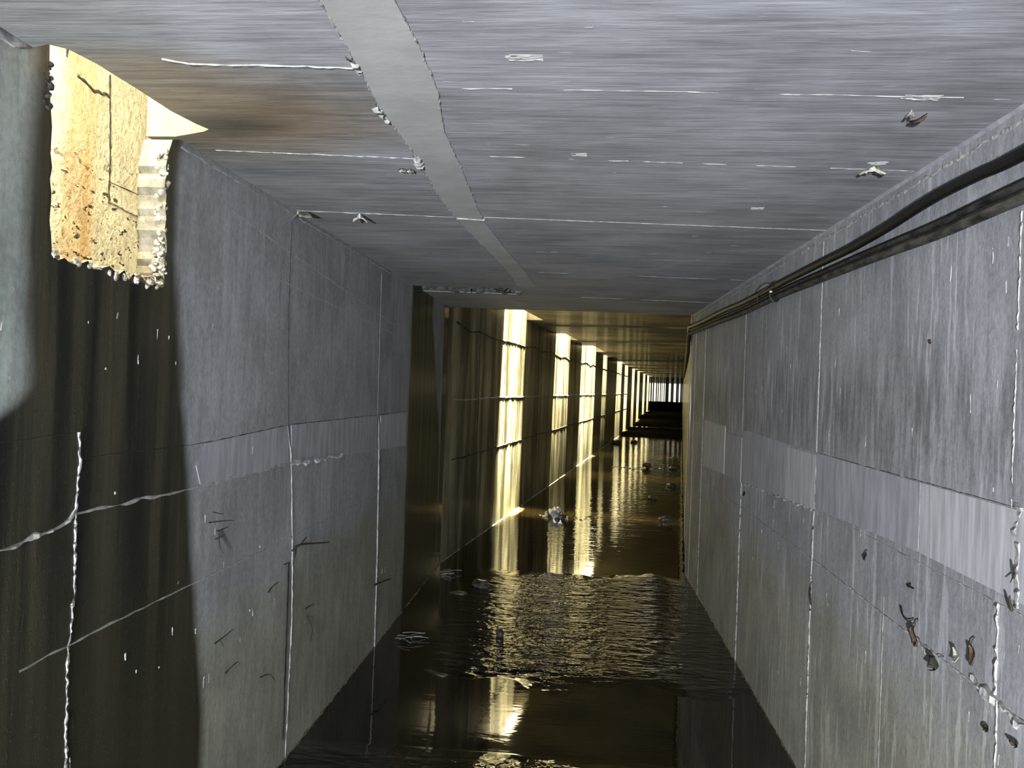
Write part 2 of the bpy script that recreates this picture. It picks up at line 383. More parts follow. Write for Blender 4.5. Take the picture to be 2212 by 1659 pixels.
slab('pale_patch', [(-.535, 3.20, ZC), (-.53, 3.25, ZC), (-.46, 3.255, ZC), (-.42, 3.23, ZC)], (0, 0, -.007), M_LIME, ce)

# right wall: pale band, seams, arris under the ceiling
NR = (-1, 0, 0)
def rband(pts, mat, t=.003): return slab('pale_band', [(XR + .001, y, z) for y, z in pts], (-t - .001, 0, 0), mat, wr)
rband([(-1, 1.40), (2.37, 1.405), (2.37, 1.20), (-1, 1.17)], M_BAND)
rband([(2.375, 1.405), (3.37, 1.41), (3.37, 1.175), (2.375, 1.20)], M_BAND_D)
rband([(3.385, 1.41), (3.9, 1.415), (4.7, 1.43), (4.84, 1.42), (4.84, 1.10), (3.385, 1.165)], M_BAND_D, .002)
rband([(3.385, 1.40), (3.86, 1.40), (3.86, 1.15), (3.385, 1.165)], M_BAND, .003)
rband([(4.87, 1.38), (5.4, 1.38), (5.4, 1.09), (4.87, 1.10)], M_BAND_D)
rband([(5.42, 1.42), (6.30, 1.43), (6.30, 1.06), (5.42, 1.09)], M_BAND)
def rs(a, b, wd=.006, h=.005, m=M_LIME, j=.35, gap=0.0, nm='seam'): return ridge(nm, [(XR, *a), (XR, *b)], NR, wd, h, m, wr, .009, j, gap)
rs((3.38, 2.31), (3.38, 1.41), .007, .004); rs((3.375, 1.41), (3.375, 1.17), .011, .006, M_SEAM); rs((3.39, 1.17), (3.39, .95), .013, .007, M_SEAM)
rs((3.395, .95), (3.39, .0), .012, .007, M_SEAM)
rs((4.88, 2.25), (4.87, 1.42), .007, .003, M_SEAM); rs((4.85, 1.1), (4.85, 0.0), .014, .008, M_SEAM)
rs((2.37, 1.40), (2.37, 1.20), .006, .005); rs((1.895, 2.1), (1.90, 1.38), .004, .004, M_SEAM, .9, .4)
rs((1.94, 1.17), (1.94, .95), .008, .007, M_LIME, .8); rs((1.93, .94), (1.93, .3), .006, .005, M_LIME, .7, .2)
rs((1.87, 1.42), (1.86, 1.18), .02, .008, M_SEAM, .9); rs((6.38, 2.2), (6.38, 0), .012, .006, M_SEAM); rs((5.41, 1.40), (5.41, 1.09), .008, .004)
rs((2.62, 1.0), (2.62, .1), .007, .002, M_SEAM, .5, .3); rs((6.9, 2.3), (6.9, 0), .016, .005, M_SEAM)
rs((-1, .90), (3.39, .955), .007, .004, M_SEAM, .6); rs((3.39, .955), (6.3, .945), .008, .003, M_SEAM, .5)
rs((3.39, 1.165), (4.84, 1.10), .010, .007, M_SEAM, .9, .25); rs((-1, 1.17), (3.37, 1.17), .004, .003, M_SEAM, .5)
rs((-1, 2.318), (6.9, 2.318), .012, .004, M_SEAM, .5); rs((-1, 1.405), (3.37, 1.41), .003, .002, M_DARK, .5, .4)
rs((1.80, .93), (2.05, .945), .02, .010, M_LIME, .9); rs((2.3, .94), (2.42, .945), .02, .006, M_LIME, .9)
ridge('arris_fillet', [(XR, -1, ZC - .001), (XR, 7.1, ZC - .001)], (-1, 0, -1), .045, .010, M_BAND_D, wr, .05, .25)
# pale run-down splash at the right edge
for i in range(34):
    y = random.uniform(1.6, 3.3); z = random.uniform(.45, 2.1); l = random.uniform(.01, .05)
    rs((y, z), (y + random.uniform(-.004, .004), z - l), .005, .0015, M_LIME, .8, nm='lime_drip')
for i in range(30):
    y = random.uniform(3.4, 6.2); z = random.uniform(.3, 2.0); rs((y, z), (y, z - random.uniform(.01, .04)), .008, .0015, M_LIME, .8, nm='lime_drip')

# left wall: bands, seams
NL = (1, 0, 0)
def ls(pts, wd=.006, h=.005, m=M_SEAM, j=.35, gap=0.0, nm='seam', st=.015): return ridge(nm, [(XL, *p) for p in pts], NL, wd, h, m, wl, st, j, gap)
lb = lambda pts, m, t=.0025: slab('pale_band', [(XL - .001, y, z) for y, z in pts], (t + .001, 0, 0), m, wl)
lb([(2.42, 1.425), (3.13, 1.45), (3.16, 1.29), (2.40, 1.285), (2.36, 1.36)], M_BAND_D)
lb([(3.17, 1.45), (4.61, 1.435), (4.63, 1.23), (3.19, 1.29)], M_BAND_D); lb([(4.65, 1.435), (5.38, 1.44), (5.38, 1.20), (4.66, 1.23)], M_BAND)
ls([(2.15, 1.43), (2.42, 1.428), (3.14, 1.452), (5.38, 1.44)], .004, .002, M_DARK, .5); ls([(2.78, 1.44), (2.74, 1.36), (2.74, 1.29)], .004, .002, M_DARK, .8)
ls([(3.10, 2.30), (3.10, 1.9), (3.14, 1.45)], .004, .002, M_DARK, .5)
ls([(3.13, 1.45), (3.19, 1.29), (3.23, .97), (3.26, .6), (3.24, .0)], .010, .006, M_SEAM, .6)
ls([(3.20, .86), (3.205, .1)], .020, .004, M_DARK, .2)
ls([(4.60, 1.42), (4.64, 1.2), (4.68, .6), (4.70, .0)], .018, .010, M_SEAM, .25); ls([(4.56, 2.3), (4.58, 1.43)], .008, .002, M_SEAM, .4, .3)
ls([(1.78, 1.30), (2.42, 1.288), (3.19, 1.29)], .009, .006, M_SEAM, .7); ls([(3.19, 1.29), (3.9, 1.26)], .02, .012, M_BAND, .9, .1); ls([(3.9, 1.26), (5.38, 1.20)], .006, .004, M_SEAM, .5)
ls([(1.60, .98), (1.78, .985), (2.42, .98), (3.25, .965), (5.3, .95)], .007, .004, M_SEAM, .5)
ls([(1.40, 1.25), (1.60, 1.265), (1.66, 1.27), (1.75, 1.29), (1.78, 1.31)], .012, .010, M_SEAM, .8)
ls([(1.78, 1.50), (1.785, 1.42), (1.775, 1.3), (1.78, 1.1), (1.765, .95), (1.77, .75), (1.765, .30)], .007, .005, M_SEAM, .9, .25, 'seam', .006)
ls([(1.0, 1.49), (1.5, 1.49), (1.76, 1.50)], .005, .003, M_DARK, .6); ls([(1.79, 1.435), (2.2, 1.43)], .005, .003, M_DARK, .6)
ls([(2.2, 2.33), (5.4, 2.335)], .010, .004, M_SEAM, .6); ls([(-1, 2.33), (1.55, 2.335)], .02, .008, M_SEAM, .8)
ls([(2.5, 2.22), (4.9, 2.02)], .012, .001, M_BAND_D, .5); ls([(3.0, 2.04), (4.9, 1.96)], .010, .001, M_BAND_D, .5)
for i in range(46):
    y = 1.35 + random.random() ** .8 * 1.6; z = random.uniform(.5, 2.1)
    if 1.55 < y < 2.2 and z > 1.85: continue
    ls([(y, z), (y + random.uniform(-.003, .003), z - random.uniform(.004, .03))], random.uniform(.003, .006), random.uniform(.002, .005), M_LIME, .8, nm='lime_drip', st=.006)
for i in range(30):
    y = random.uniform(2.5, 5.2); z = random.uniform(.3, 2.0); ls([(y, z), (y, z - random.uniform(.01, .04))], .005, .0015, M_LIME, .8, nm='lime_drip', st=.01)

# ---------------------------------------------------------------- inlet chamber behind the left wall
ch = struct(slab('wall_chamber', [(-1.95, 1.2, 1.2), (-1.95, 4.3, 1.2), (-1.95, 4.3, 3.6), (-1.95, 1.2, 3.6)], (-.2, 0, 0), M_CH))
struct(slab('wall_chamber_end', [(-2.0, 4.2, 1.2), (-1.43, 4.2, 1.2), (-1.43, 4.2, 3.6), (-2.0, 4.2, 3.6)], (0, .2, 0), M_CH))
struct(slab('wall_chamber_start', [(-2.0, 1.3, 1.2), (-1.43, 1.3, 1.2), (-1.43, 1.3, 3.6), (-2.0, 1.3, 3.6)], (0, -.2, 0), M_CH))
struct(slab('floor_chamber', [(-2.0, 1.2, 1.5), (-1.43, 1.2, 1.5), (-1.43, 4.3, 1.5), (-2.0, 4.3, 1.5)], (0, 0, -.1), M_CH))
struct(slab('ceiling_sun_block', [(-2.2, 1.1, 3.4), (-.88, 1.1, 3.4), (-.88, 4.4, 3.4), (-2.2, 4.4, 3.4)], (0, 0, .15), M_CH))  # unseen roof added to keep the sun off the chamber walls
struct(slab('wall_sun_block', [(-1.02, 1.1, 2.571), (-1.02, 4.4, 2.571), (-1.02, 4.4, 3.399), (-1.02, 1.1, 3.399)], (.12, 0, 0), M_CH))  # unseen wall added to stop sun leaking through the ceiling bite
L = bpy.data.lights.new('chamber_daylight', 'AREA'); L.shape = 'RECTANGLE'; L.size = .4; L.size_y = 1.2; L.color = (1.0, .91, .70); L.energy = 165
lo = bpy.data.objects.new('chamber_daylight', L); COL.objects.link(lo); lo.location = (-1.58, 2.0, 3.36)
lo.rotation_euler = (Vector((-1.75, 2.7, 2.2)) - lo.location).to_track_quat('-Z', 'Y').to_euler()
NC = (1, 0, 0); XC = -1.95
ridge('seam', [(XC, 2.98, 2.86), (XC, 3.0, 2.55), (XC, 3.0, 2.34)], NC, .010, .006, M_DARK, ch, .01, .6)
ridge('seam', [(XC, 3.0, 2.35), (XC, 3.2, 2.335), (XC, 3.7, 2.335)], NC, .010, .008, M_LIME, ch, .01, .7)
ridge('seam', [(XC, 3.0, 2.43), (XC, 3.7, 2.43)], NC, .005, .003, M_DARK, ch, .02, .5)
ridge('crack', [(XC, 2.78, 2.78), (XC, 2.88, 2.76), (XC, 2.98, 2.77)], NC, .016, .006, M_DARK, ch, .008, .9)
ridge('rust_mark', [(XC, 2.72, 2.95), (XC, 2.72, 2.82)], NC, .012, .006, M_DARK, ch, .01, .6)
# aggregate along the broken edges of the opening
bm = bmesh.new()
def lump(c, r, m=1.0):
    q = bmesh.ops.create_icosphere(bm, subdivisions=2, radius=r, matrix=Matrix.Translation(c))
    for v in q['verts']: v.co += noise.noise_vector(v.co * 60) * r * .6 * m
for i in range(260):
    y = random.uniform(1.66, 2.14); lump(Vector((XL - random.uniform(.0, .08), y, 1.905 + random.uniform(-.012, .012))), random.uniform(.003, .011))
for i in range(170):
    z = random.uniform(1.9, 2.30); lump(Vector((XL - random.uniform(.0, .035), 2.135 + random.uniform(-.006, .008), z)), random.uniform(.003, .009))
link('broken_aggregate', bm, M_AGG, wl)
bm = bmesh.new()
for i in range(60): lump(Vector((XL - random.uniform(-.002, .03), 1.632 + random.uniform(-.022, .010), random.uniform(2.22, 2.345))), random.uniform(.004, .010))
link('dark_moss', bm, M_DARK, wl)

# ---------------------------------------------------------------- setting: far stretch
XFL, XFR = -2.11, 0.08
YL0, YR0 = 6.76, 7.20
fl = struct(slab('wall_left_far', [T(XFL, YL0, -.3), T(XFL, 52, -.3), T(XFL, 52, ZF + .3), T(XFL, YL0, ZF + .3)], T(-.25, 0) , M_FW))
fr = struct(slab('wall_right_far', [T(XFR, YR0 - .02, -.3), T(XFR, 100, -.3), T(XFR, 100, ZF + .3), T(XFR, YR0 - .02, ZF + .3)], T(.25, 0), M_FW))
# ceiling with inlet notches against the left wall: (start, end, notch width)
ST = [(8.85, 10.15, .23), (12.75, 14.4, .15), (16.2, 18.9, .24), (20.8, 21.9, .12), (25.4, 27.4, .18), (29.0, 30.6, .23),
      (33.4, 35.0, .21), (37.4, 39.3, .22), (43.0, 45.2, .22), (48.2, 50.6, .22)]
poly = [T(XFL - .3, YL0 - .1, ZF)]
ST = [(a + .15, b + .2, n) for a, b, n in ST]
for a, b, n in ST: poly += [T(XFL - .3, a, ZF), T(XFL + n, a, ZF), T(XFL + n, b, ZF), T(XFL - .3, b, ZF)]
poly += [T(XFL - .3, 52, ZF), T(XFR + .3, 52, ZF), T(XFR + .3, YR0 - .3, ZF)]
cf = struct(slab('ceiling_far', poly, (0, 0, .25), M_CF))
for k, y in enumerate((11.2, 14.9, 19.5, 24.0, 28.2, 32, 36, 41)):
    ridge('seam', [T(XFL, y, ZF), T(XFR, y, ZF)], D, .05, .03, M_CF, cf, .1, .3)
# curb upstands closing the back of each notch
for a, b, n in ST:
    pass
NF = T(1, 0)
for z, wv, m in ((2.2, .06, M_DARK), (1.5, .01, M_SEAM), (.92, .012, M_DARK)):
    ridge('seam', [T(XFL, y * .5, z + wv * noise.noise(Vector((y * .9, z, 0)))) for y in range(14, 64)], NF, .018, .008, m, fl, .05, .6)
for y in (7.9, 9.1, 11.4, 15.4, 19.8):
    ridge('seam', [T(XFL, y, ZF), T(XFL, y + .03, 0)], NF, .02, .006, M_DARK, fl, .05, .5)
ridge('seam', [T(XFR, 8.6, ZF), T(XFR, 8.6, 0)], T(-1, 0), .03, .01, M_LIME, fr, .05, .5)
# widening and far end: dark gallery, sky slots added to imitate lit wall strips
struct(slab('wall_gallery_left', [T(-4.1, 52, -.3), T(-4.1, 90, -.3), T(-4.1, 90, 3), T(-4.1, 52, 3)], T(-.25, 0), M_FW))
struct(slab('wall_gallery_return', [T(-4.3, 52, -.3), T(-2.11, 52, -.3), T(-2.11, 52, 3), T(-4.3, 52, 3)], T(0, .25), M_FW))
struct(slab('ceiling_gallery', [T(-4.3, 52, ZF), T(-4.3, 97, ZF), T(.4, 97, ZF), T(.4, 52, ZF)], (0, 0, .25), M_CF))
xs = -4.1; gaps = [(-3.58, .13), (-3.32, .10), (-3.02, .22), (-2.74, .08), (-2.52, .13), (-2.30, .08), (-2.10, .15), (-1.88, .08), (-1.35, .22), (-.78, .24), (-.25, .12)]
for gx, gw in gaps:
    struct(slab('wall_end_added_pier', [T(xs, 90, -.3), T(gx - gw / 2, 90, -.3), T(gx - gw / 2, 90.4, -.3), T(xs, 90.4, -.3)], (0, 0, 2.9), M_FW)); xs = gx + gw / 2
struct(slab('wall_end_added_pier', [T(xs, 90, -.3), T(.1, 90, -.3), T(.1, 90.4, -.3), T(xs, 90.4, -.3)], (0, 0, 2.9), M_FW))

# floor, water, mud
struct(slab('floor', [(-2.5, -7, -.12), (-2.5, 6, -.12), T(-4.6, 52, -.12), T(-4.6, 98, -.12), T(.6, 98, -.12), T(.6, 8, -.12), (1.4, 6, -.12), (1.4, -7, -.12)], (0, 0, -.2), M_MUD))
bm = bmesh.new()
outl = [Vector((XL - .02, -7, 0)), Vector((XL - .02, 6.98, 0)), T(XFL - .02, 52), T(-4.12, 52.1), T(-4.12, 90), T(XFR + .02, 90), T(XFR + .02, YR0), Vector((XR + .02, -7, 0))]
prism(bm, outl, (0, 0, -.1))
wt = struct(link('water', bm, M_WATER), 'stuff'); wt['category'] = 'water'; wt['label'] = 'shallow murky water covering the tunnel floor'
def bank(name, X0, X1, Y0, Y1, hgt, label, edge=1.0):
    bm = bmesh.new(); nx, ny = 14, 40; V = []
    for j in range(ny + 1):
        row = []
        for i in range(nx + 1):
            u, v = i / nx, j / ny
            h = hgt * min(1, v * edge * 2) ** .7 * (1 + .12 * noise.noise(Vector((u * 3, v * 9, 1)))) - .03 + .03 * noise.noise(Vector((u * 9, v * 20, 3)))
            if v > .97: h = -.1
            row.append(bm.verts.new(T(X0 + (X1 - X0) * u, Y0 + (Y1 - Y0) * v + .9 * noise.noise(Vector((u * 2, Y0, 0))), h)))
        V.append(row)
    for j in range(ny):
        for i in range(nx): bm.faces.new((V[j][i], V[j][i + 1], V[j + 1][i + 1], V[j + 1][i]))
    o = link(name, bm, M_MUD, None, True); o['kind'] = 'stuff'; o['label'] = label; o['category'] = 'mud'; return o
bank('mud_bank', XFL + .01, XFR - .01, 26.8, 33.5, .10, 'low black mud bar across the water in front of the far puddle', 2.5)
bank('mud_bank', XFL + .01, XFR - .01, 35.6, 51.5, .36, 'black mud bank heaped across the tunnel behind the far puddle')
bank('mud_bank', -4.05, XFR - .01, 54, 89, .50, 'black silt ridge below the furthest row of added bright slots')
for nm, pts, par in (('trim_left', [(XL, 2.2, 0), (XL, 6.98, 0)], None), ('trim_right', [(XR, 2.6, 0), (XR, 7.13, 0)], None)):
    n_ = (1, 0, 1) if nm == 'trim_left' else (-1, 0, 1)
    struct(ridge(nm, pts, n_, .016, .009, simple('silt_line_' + nm, (.20, .17, .12), .35, .8, 60, .01, spec=.5), None, .02, .8))
struct(ridge('trim_left_far', [T(XFL, 6.8), T(XFL, 36)], T(1, 0) + Vector((0, 0, 1)), .03, .010, M_SEAM, None, .06, .8))
struct(ridge('trim_right_far', [T(XFR, 7.2), T(XFR, 36)], T(-1, 0) + Vector((0, 0, 1)), .06, .02, M_MUD, None, .06, .9))

# daylight falling through each inlet notch
for i, (a, b, n) in enumerate(ST):
    L = bpy.data.lights.new('inlet_daylight', 'AREA'); L.shape = 'RECTANGLE'; L.size = n * .9; L.size_y = (b - a); L.color = (1.0, .84, .48)
    L.energy = 10 * (n / .23) * (b - a)
    lo = bpy.data.objects.new('inlet_daylight', L); COL.objects.link(lo)
    c = T(XFL + n / 2, (a + b) / 2, ZF + .22); lo.location = c; lo.rotation_euler = (0, 0, -BEND)

# ---------------------------------------------------------------- cables on the right wall
def cable(name, pts, r, mat, label, lift=0.0, n=10):
    bm = bmesh.new(); tube(bm, spline(pts, n), r, 14)
    o = link(name, bm, mat, None, True)
    tag(o, label, 'cable', 'cables running along the right wall'); return recentre(o, pts[0])
def rw(y, z, d=.03): return (XR - d, y, z)
far_tail = lambda d, dz: [T(XFR - d, 7.45, 2.22 + dz), T(XFR - d, 9, 2.17 + dz), T(XFR - d, 13, 2.13 + dz), T(XFR - d, 20, 2.15 + dz), T(XFR - d, 30, 2.18 + dz)]
UP = [(.5, 2.25), (1.2, 2.225), (1.83, 2.217), (2.03, 2.224), (2.22, 2.227), (2.39, 2.222), (2.60, 2.211), (2.92, 2.203), (3.23, 2.205), (3.63, 2.207), (4.04, 2.207), (4.79, 2.208), (5.5, 2.222), (6.3, 2.225), (6.95, 2.236)]
cable('cable', [rw(y, z, .035) for y, z in UP] + far_tail(.03, .035), .0175, M_RUBBER,
      'smooth thick black cable, uppermost of the three on the right wall, arching above the others')
MI = [(.5, 2.15), (1.2, 2.15), (1.86, 2.155), (2.25, 2.153), (2.63, 2.160), (2.96, 2.166), (3.3, 2.170), (4.04, 2.179), (4.8, 2.178), (5.7, 2.192), (6.95, 2.206)]
cable('cable', [rw(y, z, .018) for y, z in MI] + far_tail(.018, .004), .0125, M_RUBBER_D,
      'thin dusty black cable, middle of the three on the right wall')
LO = [(.5, 2.11), (1.2, 2.112), (1.83, 2.118), (2.22, 2.117), (2.6, 2.127), (2.93, 2.133), (3.25, 2.138), (4.04, 2.149), (4.8, 2.146), (5.7, 2.160), (6.95, 2.176)]
cable('cable', [rw(y, z, .032) for y, z in LO] + far_tail(.032, -.03), .0165, M_RUBBER_M,
      'dirt-streaked cable, lowest of the three on the right wall')
root = bpy.data.objects.new('cable_tie', None); COL.objects.link(root); root.location = (XR - .03, 4.04, 2.17)
tag(root, 'black cable tie with two long loose tails binding the three cables', 'cable tie')
def child(name, bm, mat, root, smooth=True):
    o = link(name, bm, mat, None, smooth); o.data.transform(Matrix.Translation(-root.location)); o.parent = root; return o
bm = bmesh.new(); pts = []
for k in range(21):
    t = 2 * math.pi * k / 20; pts.append((XR - .034 + .028 * math.cos(t), 4.04 + .004 * math.sin(t), 2.178 + .054 * math.sin(t)))
tube(bm, pts, .0035, 6, False); child('loop', bm, M_PLAST, root)
for a in (.0, .03):
    bm = bmesh.new(); tube(bm, spline([(XR - .05, 4.04, 2.215), (XR - .06, 4.14 + a, 2.235 - a), (XR - .05, 4.35, 2.235 - a * 1.2), (XR - .03, 4.55 - a * 4, 2.215 - a * 1.8)], 6), .003, 6); child('tail', bm, M_PLAST, root)
bm = bmesh.new(); bmesh.ops.create_uvsphere(bm, u_segments=12, v_segments=8, radius=.0075, matrix=Matrix.Translation((XR - .058, 4.03, 2.178))); h_ = child('bead', bm, M_BEAD, root); h_['label'] = 'small white bead'

# ---------------------------------------------------------------- leaves, flakes and twigs stuck on the walls and ceiling
def leaf(plane, y, z, L, W, ang, mat, label, cat='leaf', group=None, curl=.4, stem=True, name='dead_leaf', lift=.004, x=None):
    """y,z on a wall (or x,y on the ceiling); real curled blade a few mm off the surface"""
    W *= 1.35; bm = bmesh.new(); nx, ny = 8, 10; top = []
    for j in range(ny + 1):
        v = j / ny; wd = W * (math.sin(math.pi * min(.985, v * .93 + .05)) ** .75) * .5 * (1 + .25 * noise.noise(Vector((v * 6, y * 9, z))))
        row = []
        for i in range(nx + 1):
            u = i / nx * 2 - 1
            hh = lift + curl * W * (.5 * u * u + .25 * math.sin(v * 5 + y * 7)) + .12 * W * abs(noise.noise(Vector((u * 2.2, v * 5, z * 9)))) + .1 * curl * W
            row.append(Vector((u * wd, (v - .5) * L, max(.001, hh))))
        top.append(row)
    A = [[bm.verts.new(p) for p in r] for r in top]; B = [[bm.verts.new(p - Vector((0, 0, .001))) for p in r] for r in top]
    for j in range(ny):
        for i in range(nx):
            bm.faces.new((A[j][i], A[j][i + 1], A[j + 1][i + 1], A[j + 1][i])); bm.faces.new((B[j][i], B[j + 1][i], B[j + 1][i + 1], B[j][i + 1]))
    for j in range(ny):
        bm.faces.new((A[j][0], A[j + 1][0], B[j + 1][0], B[j][0])); bm.faces.new((A[j][nx], B[j][nx], B[j + 1][nx], A[j + 1][nx]))
    for i in range(nx):
        bm.faces.new((A[0][i], B[0][i], B[0][i + 1], A[0][i + 1])); bm.faces.new((A[ny][i], A[ny][i + 1], B[ny][i + 1], B[ny][i]))
    o = link(name, bm, mat, None, True)
    if stem:
        bm = bmesh.new(); tube(bm, spline([(0, L * .45, .003 + lift), (W * .1, L * .65, .006), (W * .35, L * .85, .002)], 4), .0012, 6)
        link('stem', bm, M_TWIG, o, True)
    ca, sa = math.cos(ang), math.sin(ang)
    if plane == 'R': e1, e2, n_, p = Vector((0, -1, 0)), Vector((0, 0, 1)), Vector((-1, 0, 0)), Vector((XR - .002, y, z))
    elif plane == 'L': e1, e2, n_, p = Vector((0, 1, 0)), Vector((0, 0, 1)), Vector((1, 0, 0)), Vector((XL + .002, y, z))
    else: e1, e2, n_, p = Vector((1, 0, 0)), Vector((0, -1, 0)), Vector((0, 0, -1)), Vector((y, z, ZC - .002))
    X = e1 * ca + e2 * sa; Yv = -e1 * sa + e2 * ca
    o.matrix_world = Matrix(((X.x, Yv.x, n_.x, p.x), (X.y, Yv.y, n_.y, p.y), (X.z, Yv.z, n_.z, p.z), (0, 0, 0, 1)))
    return tag(o, label, cat, group)
def twig(plane, pts, r, label, group=None, mat=M_TWIG, cat='twig', forks=()):
    def W3(p):
        if plane == 'R': return Vector((XR - p[2] - r, p[0], p[1]))
        if plane == 'L': return Vector((XL + p[2] + r, p[0], p[1]))
        if plane == 'F': return Vector(p)
    bm = bmesh.new(); q = spline([W3(p) for p in pts], 6); n = len(q)
    tube(bm, q, [r * (1 - .55 * i / n) for i in range(n)], 7, True, .3)
    o = link('twig', bm, mat, None, True)
    base = W3(pts[0])
    for f in forks:
        b2 = bmesh.new(); q = spline([W3(p) for p in f], 5); tube(b2, q, [r * .6 * (1 - .5 * i / len(q)) for i in range(len(q))], 6)
        c = link('side_shoot', b2, mat, None, True); c.data.transform(Matrix.Translation(-base)); c.parent = o
    recentre(o, base)
    return tag(o, label, cat, group)
GW = 'leaves stuck to the right wall'
leaf('R', 2.36, .955, .060, .026, .15, M_LEAFB, 'long brown curled leaf on right wall just below the horizontal seam', group=GW, curl=.5)
leaf('R', 2.225, .925, .048, .034, -.5, M_LEAFD, 'dark crumpled leaf below the seam, lowest of the leaf cluster on right wall', group=GW, curl=.7)
leaf('R', 2.035, 1.012, .052, .022, .25, M_LEAFB, 'reddish brown pointed leaf on right wall, nearest the picture edge', group=GW, curl=.4)
leaf('R', 2.115, .985, .040, .022, .1, M_LEAFP, 'pale torn flake stuck between two brown leaves on right wall', 'flake', curl=.5, stem=False, name='pale_flake')
leaf('R', 1.96, .86, .020, .013, -.4, M_LEAFD, 'tiny dark leaf scrap low on right wall below the leaf cluster', group=GW, stem=False)
leaf('R', 1.835, .88, .014, .022, -.2, M_LEAFD, 'small dark scrap at the right edge below the seam', group=GW, stem=False)
leaf('R', 3.37, .80, .075, .017, .1, M_LEAFD, 'narrow dark strip of leaf hanging beside the vertical seam on right wall', group=GW, curl=.3)
leaf('R', 4.72, 1.05, .026, .026, 0, M_LEAFD, 'round dark leaf scrap under the pale band far along right wall', group=GW, curl=.3, stem=False)
leaf('R', 2.77, 1.10, .028, .014, 0, M_LEAFD, 'small dark leaf standing off right wall between band and seam', group=GW, curl=.5)
leaf('R', 2.33, 1.82, .014, .010, 0, M_LEAFB, 'tiny brown fleck high on right wall under the cables', group=GW, curl=.3, stem=False)
twig('R', [(2.43, 1.085, .001), (2.38, 1.093, .012), (2.345, 1.098, .02)], .004, 'short straight twig sticking out of right wall under pale band')
twig('R', [(2.48, 1.01, .001), (2.45, .99, .006), (2.41, .985, .006), (2.38, 1.0, .002)], .003, 'thin curved twig lying in an arc on right wall seam')
twig('R', [(1.87, 1.245, .001), (1.855, 1.27, .01), (1.83, 1.285, .02)], .003, 'forked twig at the right picture edge on pale band', forks=[[(1.86, 1.262, .006), (1.85, 1.24, .02)]])
twig('R', [(1.875, 1.17, .001), (1.865, 1.195, .012), (1.85, 1.21, .02)], .0035, 'dark stub of twig at right picture edge just below pale band')
twig('L', [(3.22, .905, .001), (3.26, .925, .02), (3.40, .905, .05), (3.5, .89, .07)], .006, 'longest twig projecting from the vertical seam on left wall', forks=[[(3.25, .922, .02), (3.28, .955, .04)], [(3.24, .915, .01), (3.20, .88, .02)]])
GL = 'small twigs stuck to the left wall'
twig('L', [(2.46, 1.16, .001), (2.52, 1.155, .012), (2.60, 1.145, .02)], .0025, 'upper thin twig of the scratchy group under pale band on left wall', GL)
twig('L', [(2.49, 1.19, .001), (2.54, 1.175, .012)], .002, 'topmost tiny twig of the scratchy group on left wall', GL)
twig('L', [(2.52, 1.12, .001), (2.58, 1.125, .012)], .0025, 'middle short twig of the scratchy group on left wall', GL)
twig('L', [(2.53, 1.12, .001), (2.53, 1.07, .008), (2.55, 1.04, .01)], .0022, 'hanging thin twig of the scratchy group on left wall', GL)
twig('L', [(2.51, 1.095, .001), (2.56, 1.10, .01)], .002, 'lowest short twig of the scratchy group on left wall', GL)
twig('L', [(2.53, .735, .001), (2.58, .745, .012), (2.63, .755, .02)], .003, 'twig low on left wall right of the wet stain edge', GL, forks=[[(2.55, .74, .01), (2.56, .715, .02)]])
twig('L', [(2.98, .79, .001), (3.0, .81, .01), (3.05, .815, .015)], .003, 'small hooked twig left of the dark groove on left wall', GL)
twig('L', [(2.62, .60, .001), (2.66, .615, .01), (2.70, .615, .012)], .003, 'short twig low on left wall near the floor', GL)
twig('L', [(2.93, .47, .001), (2.99, .46, .015), (3.03, .42, .02)], .003, 'bent twig near the water line left of the dark groove', GL)
twig('L', [(3.14, .865, .001), (3.19, .865, .01)], .0025, 'tiny twig just above the dark groove on left wall', GL)
twig('L', [(3.42, .60, .001), (3.50, .60, .012)], .003, 'short level twig right of the dark groove on left wall', GL)
twig('L', [(3.44, .56, .001), (3.49, .49, .01), (3.47, .43, .012)], .003, 'hanging dark twig right of the dark groove on left wall', GL)
twig('L', [(4.62, .40, .001), (4.72, .40, .03), (4.86, .385, .05)], .006, 'twig low on left wall beside the second vertical seam', GL)
# ceiling
leaf('C', .772, 1.925, .048, .014, .25, M_LEAFP, 'white sliver hanging from ceiling at upper right', 'flake', curl=.5, stem=False, name='pale_flake', lift=.01)
leaf('C', .800, 1.945, .055, .012, -.35, M_LEAFB, 'brown pointed leaf hanging from ceiling beside the white sliver', curl=.7, stem=False, lift=.012)
leaf('C', -1.17, 3.10, .05, .07, .3, M_LEAFP, 'crumbling pale concrete flake at the left wall and ceiling corner', 'flake', curl=.35, stem=False, name='concrete_flake', lift=.006)
leaf('C', -.94, 3.16, .028, .05, 0, M_LEAFP, 'small pale chip hanging from ceiling seam left of repair strip', 'flake', curl=.5, stem=False, name='concrete_flake', lift=.004)
leaf('C', .86, 2.40, .02, .06, .0, M_LEAFP, 'thin splinter of concrete on ceiling nearest the right wall', 'flake', curl=.3, stem=False, name='concrete_flake', lift=.003)
for k, (x, y) in enumerate(((-.60, 2.47), (-.575, 2.475))):
    leaf('C', x, y, .014, .02, 0, M_LEAFP, ('left' if k == 0 else 'right') + ' one of two tiny chips beside the repair strip on the ceiling', 'flake', curl=.5, stem=False, name='concrete_flake', lift=.002)

